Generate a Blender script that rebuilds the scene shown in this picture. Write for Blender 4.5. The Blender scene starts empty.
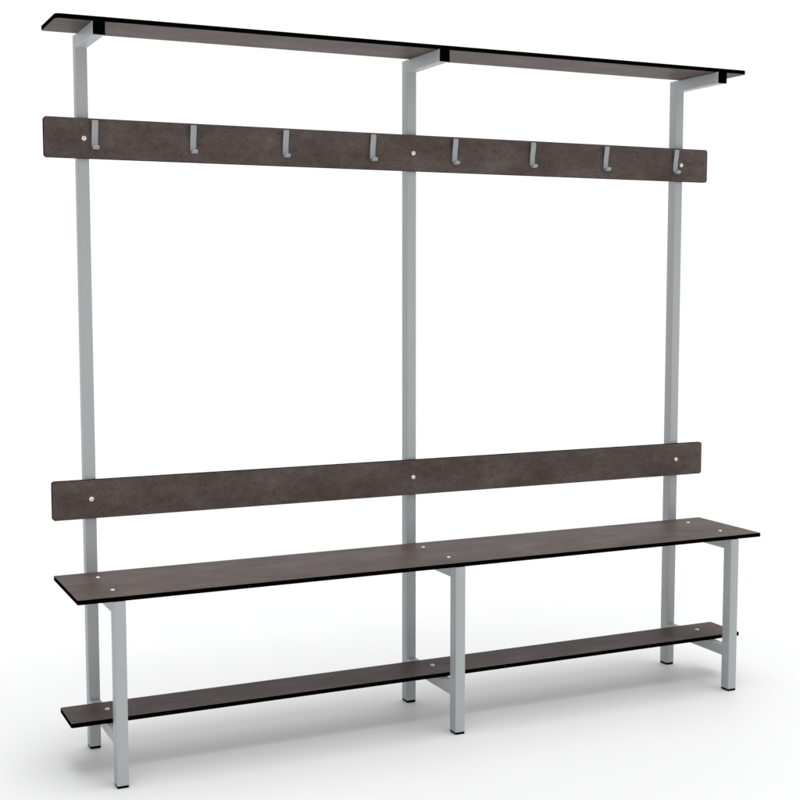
import bpy, bmesh, math
from mathutils import Vector, Matrix

scene = bpy.context.scene
COL = scene.collection

# ------------------------------------------------------------------ camera
YAW, PITCH = 0.43815, -0.08899
cam_data = bpy.data.cameras.new("camera")
cam = bpy.data.objects.new("camera", cam_data)
COL.objects.link(cam)
cam.location = (-1.6103, -3.0810, 1.1983)
cam.rotation_euler = (math.pi / 2 + PITCH, 0.0, -YAW)
cam_data.sensor_width = 36.0
cam_data.lens = 1339.03 / 800.0 * 36.0
cam_data.shift_x = -3.47 / 800.0
cam_data.shift_y = 2.13 / 800.0
cam_data.clip_start = 0.05
cam_data.clip_end = 1000.0
scene.camera = cam

# ------------------------------------------------------------------ studio light
WORLD_BACK, WORLD_LEFT, WORLD_FRONT, WORLD_TOP = 1.04, 0.42, 0.92, 0.50
world = bpy.data.worlds.new("World")
scene.world = world
world.use_nodes = True
wn, wl = world.node_tree.nodes, world.node_tree.links
bg = wn["Background"]
tc = wn.new("ShaderNodeTexCoord")


def wdir(vec, lo, hi, a, b):
    """value a where the direction is away from vec, b where it is along vec"""
    d = wn.new("ShaderNodeVectorMath"); d.operation = 'DOT_PRODUCT'
    d.inputs[1].default_value = Vector(vec).normalized()
    wl.new(tc.outputs["Generated"], d.inputs[0])
    m = wn.new("ShaderNodeMapRange"); m.interpolation_type = 'SMOOTHSTEP'
    m.inputs["From Min"].default_value = lo; m.inputs["From Max"].default_value = hi
    m.inputs["To Min"].default_value = a; m.inputs["To Max"].default_value = b
    wl.new(d.outputs["Value"], m.inputs["Value"])
    return m.outputs["Result"]


# a white studio: bright behind the bench, dimmer to the left, overhead and behind the photographer
w1 = wdir((-1.0, -0.05, 0.0), 0.20, 0.75, 1.0, WORLD_LEFT)
w3 = wdir((0.0, 0.0, 1.0), 0.45, 0.85, 1.0, WORLD_TOP)
w2 = wdir((0.0, -1.0, 0.0), 0.0, 0.6, WORLD_BACK, WORLD_FRONT)
mul = wn.new("ShaderNodeMath"); mul.operation = 'MULTIPLY'
wl.new(w1, mul.inputs[0]); wl.new(w2, mul.inputs[1])
mul2 = wn.new("ShaderNodeMath"); mul2.operation = 'MULTIPLY'
wl.new(mul.outputs[0], mul2.inputs[0]); wl.new(w3, mul2.inputs[1])
wl.new(mul2.outputs[0], bg.inputs["Strength"])
bg.inputs["Color"].default_value = (1.0, 1.0, 1.0, 1)

sun_data = bpy.data.lights.new("overhead_softbox", 'SUN')
sun_data.energy = 1.84
sun_data.angle = math.radians(42)
sun_data.color = (1.0, 0.995, 0.985)
sun = bpy.data.objects.new("overhead_softbox", sun_data)
COL.objects.link(sun)
sun.rotation_euler = Vector((0.03, -0.13, 1.0)).to_track_quat('Z', 'Y').to_euler()

scene.view_settings.view_transform = 'Standard'
scene.view_settings.look = 'None'
scene.view_settings.exposure = 0.0
scene.view_settings.gamma = 1.0
scene.render.engine = 'CYCLES'
scene.render.resolution_x = 1024
scene.render.resolution_y = 1024

# ------------------------------------------------------------------ materials


def new_mat(name, color, rough, metallic=0.0, spec=0.5):
    m = bpy.data.materials.new(name); m.use_nodes = True
    b = m.node_tree.nodes["Principled BSDF"]
    b.inputs["Base Color"].default_value = (*color, 1)
    b.inputs["Roughness"].default_value = rough
    b.inputs["Metallic"].default_value = metallic
    b.inputs["Specular IOR Level"].default_value = spec
    return m, b


def noise(nt, scale, detail, rough=0.6, stretch=(1, 1, 1), off=(0, 0, 0)):
    t = nt.nodes.new("ShaderNodeTexCoord")
    mp = nt.nodes.new("ShaderNodeMapping")
    mp.inputs["Scale"].default_value = stretch
    mp.inputs["Location"].default_value = off
    n = nt.nodes.new("ShaderNodeTexNoise")
    n.inputs["Scale"].default_value = scale
    n.inputs["Detail"].default_value = detail
    n.inputs["Roughness"].default_value = rough
    nt.links.new(t.outputs["Object"], mp.inputs["Vector"])
    nt.links.new(mp.outputs["Vector"], n.inputs["Vector"])
    return n


def ramp(nt, src, stops):
    r = nt.nodes.new("ShaderNodeValToRGB")
    e = r.color_ramp.elements
    e[0].position, e[0].color = stops[0][0], (*stops[0][1], 1)
    e[1].position, e[1].color = stops[-1][0], (*stops[-1][1], 1)
    for p, c in stops[1:-1]:
        k = e.new(p); k.color = (*c, 1)
    nt.links.new(src, r.inputs["Fac"])
    return r


def mix(nt, a, b, fac, mode='MIX'):
    x = nt.nodes.new("ShaderNodeMix"); x.data_type = 'RGBA'; x.blend_type = mode
    x.inputs["Factor"].default_value = fac
    nt.links.new(a, x.inputs["A"]); nt.links.new(b, x.inputs["B"])
    return x


# dark concrete-look laminate
LAM, lb = new_mat("laminate", (0.073, 0.056, 0.049), 0.5, spec=0.06)
nt = LAM.node_tree
n1 = noise(nt, 7.5, 7, 0.66, (0.75, 1.4, 1.4))
n2 = noise(nt, 46.0, 8, 0.78, (0.8, 1.1, 1.1), (3, 1, 7))
n3 = noise(nt, 210.0, 3, 0.6, (0.8, 1.1, 1.1), (9, 4, 2))
r1 = ramp(nt, n1.outputs["Fac"], [(0.33, (0.077, 0.057, 0.053)), (0.45, (0.099, 0.074, 0.068)), (0.54, (0.112, 0.086, 0.079)), (0.68, (0.142, 0.114, 0.105))])
r2 = ramp(nt, n2.outputs["Fac"], [(0.30, (0.76, 0.73, 0.74)), (0.5, (0.98, 1.01, 1.0)), (0.70, (1.26, 1.20, 1.17))])
r3 = ramp(nt, n3.outputs["Fac"], [(0.28, (0.80, 0.79, 0.79)), (0.72, (1.20, 1.20, 1.20))])
mA = mix(nt, r1.outputs["Color"], r2.outputs["Color"], 1.0, 'MULTIPLY')
mB = mix(nt, mA.outputs["Result"], r3.outputs["Color"], 1.0, 'MULTIPLY')
nt.links.new(mB.outputs["Result"], lb.inputs["Base Color"])
rr = nt.nodes.new("ShaderNodeMapRange")
rr.inputs["To Min"].default_value = 0.36; rr.inputs["To Max"].default_value = 0.60
nt.links.new(n2.outputs["Fac"], rr.inputs["Value"]); nt.links.new(rr.outputs["Result"], lb.inputs["Roughness"])
bp = nt.nodes.new("ShaderNodeBump"); bp.inputs["Strength"].default_value = 0.10; bp.inputs["Distance"].default_value = 0.001
nt.links.new(n3.outputs["Fac"], bp.inputs["Height"]); nt.links.new(bp.outputs["Normal"], lb.inputs["Normal"])

CORE, _ = new_mat("black_core", (0.0015, 0.0015, 0.0015), 0.7, spec=0.0)
PLAS, _ = new_mat("black_plastic", (0.0015, 0.0015, 0.0015), 0.7, spec=0.0)

# silver-grey powder coat
PAINT, pb = new_mat("silver_grey_paint", (0.36, 0.40, 0.415), 0.42)
nt = PAINT.node_tree
pn = noise(nt, 900.0, 2)
pr = ramp(nt, pn.outputs["Fac"], [(0.3, (0.397, 0.418, 0.424)), (0.7, (0.436, 0.459, 0.466))])
nt.links.new(pr.outputs["Color"], pb.inputs["Base Color"])
bp = nt.nodes.new("ShaderNodeBump"); bp.inputs["Strength"].default_value = 0.08; bp.inputs["Distance"].default_value = 0.0005
nt.links.new(pn.outputs["Fac"], bp.inputs["Height"]); nt.links.new(bp.outputs["Normal"], pb.inputs["Normal"])

HOOK, hb = new_mat("hook_metal", (0.34, 0.36, 0.37), 0.38, metallic=0.3)
BOLT, bb = new_mat("zinc_bolt", (0.96, 0.96, 0.96), 0.35, metallic=0.2)
SOCK, _ = new_mat("bolt_socket", (0.45, 0.45, 0.45), 0.4, metallic=0.5)

# white studio floor
FLOOR, fb = new_mat("white_floor", (0.86, 0.865, 0.875), 0.55, spec=0.5)
nt = FLOOR.node_tree
fn = noise(nt, 3.0, 4)
fr = ramp(nt, fn.outputs["Fac"], [(0.3, (0.852, 0.857, 0.865)), (0.7, (0.868, 0.872, 0.88))])
nt.links.new(fr.outputs["Color"], fb.inputs["Base Color"])

# ------------------------------------------------------------------ mesh helpers


def link(name, bm, mats, parent=None, loc=(0, 0, 0)):
    me = bpy.data.meshes.new(name)
    bmesh.ops.recalc_face_normals(bm, faces=bm.faces[:])
    for f in bm.faces:
        f.smooth = True
    bm.to_mesh(me); bm.free()
    for m in (mats if isinstance(mats, (list, tuple)) else [mats]):
        me.materials.append(m)
    me.set_sharp_from_angle(angle=math.radians(25))
    o = bpy.data.objects.new(name, me)
    COL.objects.link(o)
    o.location = loc
    if parent:
        o.parent = parent
    return o


def tube_bm(x0, x1, y0, y1, z0, z1, r=0.0017):
    """closed square tube with rounded long corners and tiny end bevels"""
    bm = bmesh.new()
    bmesh.ops.create_cube(bm, size=1.0)
    for v in bm.verts:
        v.co = Vector(((x0 + x1) / 2 + v.co.x * (x1 - x0), (y0 + y1) / 2 + v.co.y * (y1 - y0), (z0 + z1) / 2 + v.co.z * (z1 - z0)))
    d = [x1 - x0, y1 - y0, z1 - z0]; ax = d.index(max(d))
    es = [e for e in bm.edges if abs((e.verts[0].co - e.verts[1].co)[ax]) > 1e-6]
    bmesh.ops.bevel(bm, geom=es, offset=r, segments=4, profile=0.5, affect='EDGES')
    return bm


def board_bm(lx, ly, th, rad, rad2=None, edge=0.0006):
    """rounded-corner compact-laminate board lying in XY, centred, z from -th to 0; slot 0 laminate, slot 1 black core"""
    bm = bmesh.new()
    hx, hy = lx / 2, ly / 2
    pts = []
    for cx, cy, a0, r in ((hx, hy, 0, rad), (-hx, hy, 90, rad), (-hx, -hy, 180, rad2 or rad), (hx, -hy, 270, rad2 or rad)):
        sx, sy = (1 if cx > 0 else -1), (1 if cy > 0 else -1)
        for k in range(9):
            a = math.radians(a0 + 90 * k / 8)
            pts.append((cx - sx * r + r * math.cos(a), cy - sy * r + r * math.sin(a)))

    def ring(inset, z):
        out = []
        for x, y in pts:
            sx = (hx - inset) / hx; sy = (hy - inset) / hy
            out.append(bm.verts.new((x * sx, y * sy, z)))
        return out
    rings = [ring(edge, -th), ring(0, -th + edge), ring(0, -edge), ring(edge, 0)]
    n = len(pts)
    for a, b in zip(rings, rings[1:]):
        for i in range(n):
            f = bm.faces.new((a[i], a[(i + 1) % n], b[(i + 1) % n], b[i])); f.material_index = 1
    f = bm.faces.new(rings[3]); f.material_index = 0
    f = bm.faces.new(rings[0][::-1]); f.material_index = 0
    return bm


def lathe(bm, prof, seg=24, mat=0):
    """prof: (radius, z) from rim to centre"""
    rows = []
    for r, z in prof:
        if r < 1e-7:
            rows.append([bm.verts.new((0, 0, z))])
        else:
            rows.append([bm.verts.new((r * math.cos(2 * math.pi * k / seg), r * math.sin(2 * math.pi * k / seg), z)) for k in range(seg)])
    for a, b in zip(rows, rows[1:]):
        for k in range(seg):
            k2 = (k + 1) % seg
            if len(b) == 1:
                f = bm.faces.new((a[k], a[k2], b[0]))
            else:
                f = bm.faces.new((a[k], a[k2], b[k2], b[k]))
            f.material_index = mat


def bolt_mesh():
    """button-head bolt with a socket, head on the z = 0 plane pointing +z"""
    bm = bmesh.new()
    lathe(bm, [(0.0062, 0.0), (0.0061, 0.0010), (0.0056, 0.0022), (0.0047, 0.0031), (0.0036, 0.0036), (0.0020, 0.0038)])
    lathe(bm, [(0.0020, 0.0038), (0.0019, 0.0026), (0.0, 0.0024)], 6, 1)
    me = bpy.data.meshes.new("bolt")
    for f in bm.faces:
        f.smooth = True
    bm.to_mesh(me); bm.free()
    me.materials.append(BOLT); me.materials.append(SOCK)
    me.set_sharp_from_angle(angle=math.radians(40))
    return me


BOLT_ME = bolt_mesh()


def bolt(parent, loc, k=1.0):
    """loc in the parent's own space"""
    o = bpy.data.objects.new("bolt", BOLT_ME)
    COL.objects.link(o)
    o.parent = parent
    o.location = loc
    o.scale = (k, k, k)
    o["label"] = "small shiny round bolt head"
    return o


# ------------------------------------------------------------------ floor
bm = bmesh.new()
bmesh.ops.create_grid(bm, x_segments=2, y_segments=2, size=400)
fl = link("floor", bm, FLOOR)
fl["kind"] = "structure"

# ------------------------------------------------------------------ the bench
S, TX, TY, D = 0.9022, 0.0284, 0.0334, 0.3027      # post spacing, tube width/depth, post front plane
TH = 0.0111                                        # board thickness
CAP = 0.0065                                       # foot cap height
ZS, ZL, ZF = 0.4630, 0.1415, 1.8067                # seat top, foot shelf top, top shelf underside

root = bpy.data.objects.new("changing_room_bench", None)
COL.objects.link(root)
root["label"] = "long changing room bench with dark brown boards, silver frame, coat hooks and top shelf"
root["category"] = "bench"

# boards ------------------------------------------------------------
seat = link("seat", board_bm(2.0, 0.294, TH, 0.004), [LAM, CORE], root, (0, 0.151, ZS))
seat["label"] = "wide dark brown seat board with black edges"
foot = link("foot_shelf", board_bm(2.0080, 0.1384, TH, 0.006, 0.0035), [LAM, CORE], root, (0.0015, 0.1672, ZL))
foot["label"] = "narrow dark brown foot shelf board near the floor"
top = link("top_shelf", board_bm(2.0, 0.180, TH, 0.006, 0.012), [LAM, CORE], root, (0, 0.2046, ZF + TH + 0.0003))
top["label"] = "dark brown shelf board across the very top"


def wall_board(name, z0, z1, label):
    o = link(name, board_bm(2.0005, z1 - z0, TH, 0.008), [LAM, CORE], root, (0, D - TH - 0.0003, (z0 + z1) / 2))
    o.rotation_euler = (math.pi / 2, 0, 0)          # local +z -> world -y (front face at y = D - TH)
    o["label"] = label
    return o


backrest = wall_board("backrest", 0.6030, 0.7021, "dark brown backrest board just above the seat")
rail = wall_board("hook_board", 1.5045, 1.6033, "dark brown board carrying the row of coat hooks")

for s in (-1, 0, 1):
    bolt(backrest, (s * S, 0, 0)); bolt(rail, (s * S, 0, 0))
    bolt(seat, (s * 0.9050 + 0.0015, 0.2300 - 0.151, 0), 0.82); bolt(seat, (s * 0.9050 + 0.0035, 0.0780 - 0.151, 0), 0.82)
    bolt(foot, (s * S + 0.0015, 0.1733 - 0.1672, 0))

# frame -------------------------------------------------------------


def foot_cap(parent, x0, x1, y0, y1):
    g = 0.0008
    link("foot_cap", tube_bm(x0 + g, x1 - g, y0 + g, y1 - g, 0.0, CAP, 0.002), PLAS, parent)["label"] = "black plastic cap under the tube"


for s in (-1, 0, 1):
    x0, x1 = s * S - TX / 2, s * S + TX / 2
    post = link("post", tube_bm(x0, x1, D, D + TY, CAP, ZF), PAINT, root)
    foot_cap(post, x0, x1, D, D + TY)
    leg = link("leg", tube_bm(x0, x1, 0.0, TY, CAP, ZS - TH - 0.0003), PAINT, root)
    foot_cap(leg, x0, x1, 0.0, TY)
    link("seat_support", tube_bm(x0 + 0.0004, x1 - 0.0004, TY, D, 0.4210, ZS - TH - 0.0003), PAINT, root)
    link("foot_rail", tube_bm(x0 + 0.0004, x1 - 0.0004, TY, D, 0.1010, ZL - TH - 0.0003), PAINT, root)
    br = link("shelf_bracket", tube_bm(x0 + 0.0004, x1 - 0.0004, 0.1040, D, ZF - 0.0325, ZF), PAINT, root)
    link("end_cap", tube_bm(x0 + 0.0002, x1 - 0.0002, 0.1000, 0.1040, ZF - 0.0327, ZF + 0.0002, 0.0006), PLAS, br)["label"] = "black plastic cap closing the bracket tube"

# coat hooks --------------------------------------------------------


def hook_mesh():
    """bent flat strip: local x = width, local y = along the board (up), local z = away from the board"""
    w, t = 0.0158, 0.0030
    # centre line (y up, z out): flat tab at the top, a dip towards the board, foot turned out and up
    path = [(0.0355, 0.0098), (0.0310, 0.0100), (0.0240, 0.0092), (0.0150, 0.0074), (0.0050, 0.0052), (-0.0060, 0.0036), (-0.0160, 0.0028), (-0.0235, 0.0027)]
    for k in range(1, 13):
        a = math.radians(155 * k / 12)
        path.append((-0.0250 - 0.0098 * math.sin(a), 0.0125 - 0.0098 * math.cos(a)))
    ly, lz = path[-1]
    path += [(ly + 0.0015, lz + 0.0004), (ly + 0.0028, lz + 0.0008)]
    bm = bmesh.new()
    rows = []
    n = len(path)
    for i, (y, z) in enumerate(path):
        y0_, z0_ = path[max(i - 1, 0)]; y1_, z1_ = path[min(i + 1, n - 1)]
        ty, tz = y1_ - y0_, z1_ - z0_
        l = math.hypot(ty, tz); ty /= l; tz /= l
        ny, nz = -tz, ty
        e = 0.0005
        ww = w / 2 - (0.0005 if i == 0 else 0.0030 if i == n - 1 else 0.0014 if i == n - 2 else 0)
        sec = [(-ww, -t / 2 + e), (-ww + e, -t / 2), (ww - e, -t / 2), (ww, -t / 2 + e), (ww, t / 2 - e), (ww - e, t / 2), (-ww + e, t / 2), (-ww, t / 2 - e)]
        rows.append([bm.verts.new((sx, y + ny * q, z + nz * q)) for sx, q in sec])
    m = len(rows[0])
    for a, b in zip(rows, rows[1:]):
        for k in range(m):
            bm.faces.new((a[k], a[(k + 1) % m], b[(k + 1) % m], b[k]))
    bm.faces.new(rows[0][::-1]); bm.faces.new(rows[-1])
    # fixing lug between strip and board
    g = bmesh.ops.create_cube(bm, size=1.0)
    for v in g['verts']:
        v.co = Vector((v.co.x * 0.010, 0.026 + v.co.y * 0.012, 0.0042 + v.co.z * 0.0082))
    g = bmesh.ops.create_cube(bm, size=1.0)
    for v in g['verts']:
        v.co = Vector((v.co.x * 0.010, -0.020 + v.co.y * 0.010, 0.0009 + v.co.z * 0.0016))
    bmesh.ops.recalc_face_normals(bm, faces=bm.faces[:])
    me = bpy.data.meshes.new("hook")
    for f in bm.faces:
        f.smooth = True
    bm.to_mesh(me); bm.free()
    me.materials.append(HOOK)
    me.set_sharp_from_angle(angle=math.radians(35))
    return me


HM = hook_mesh()
for k in range(8):
    h = bpy.data.objects.new("hook", HM)
    COL.objects.link(h)
    h.parent = rail
    h.location = (-0.8765 + k * 0.2507, 1.5627 - (1.5045 + 1.6033) / 2, 0)
    h["label"] = "small grey metal coat hook"
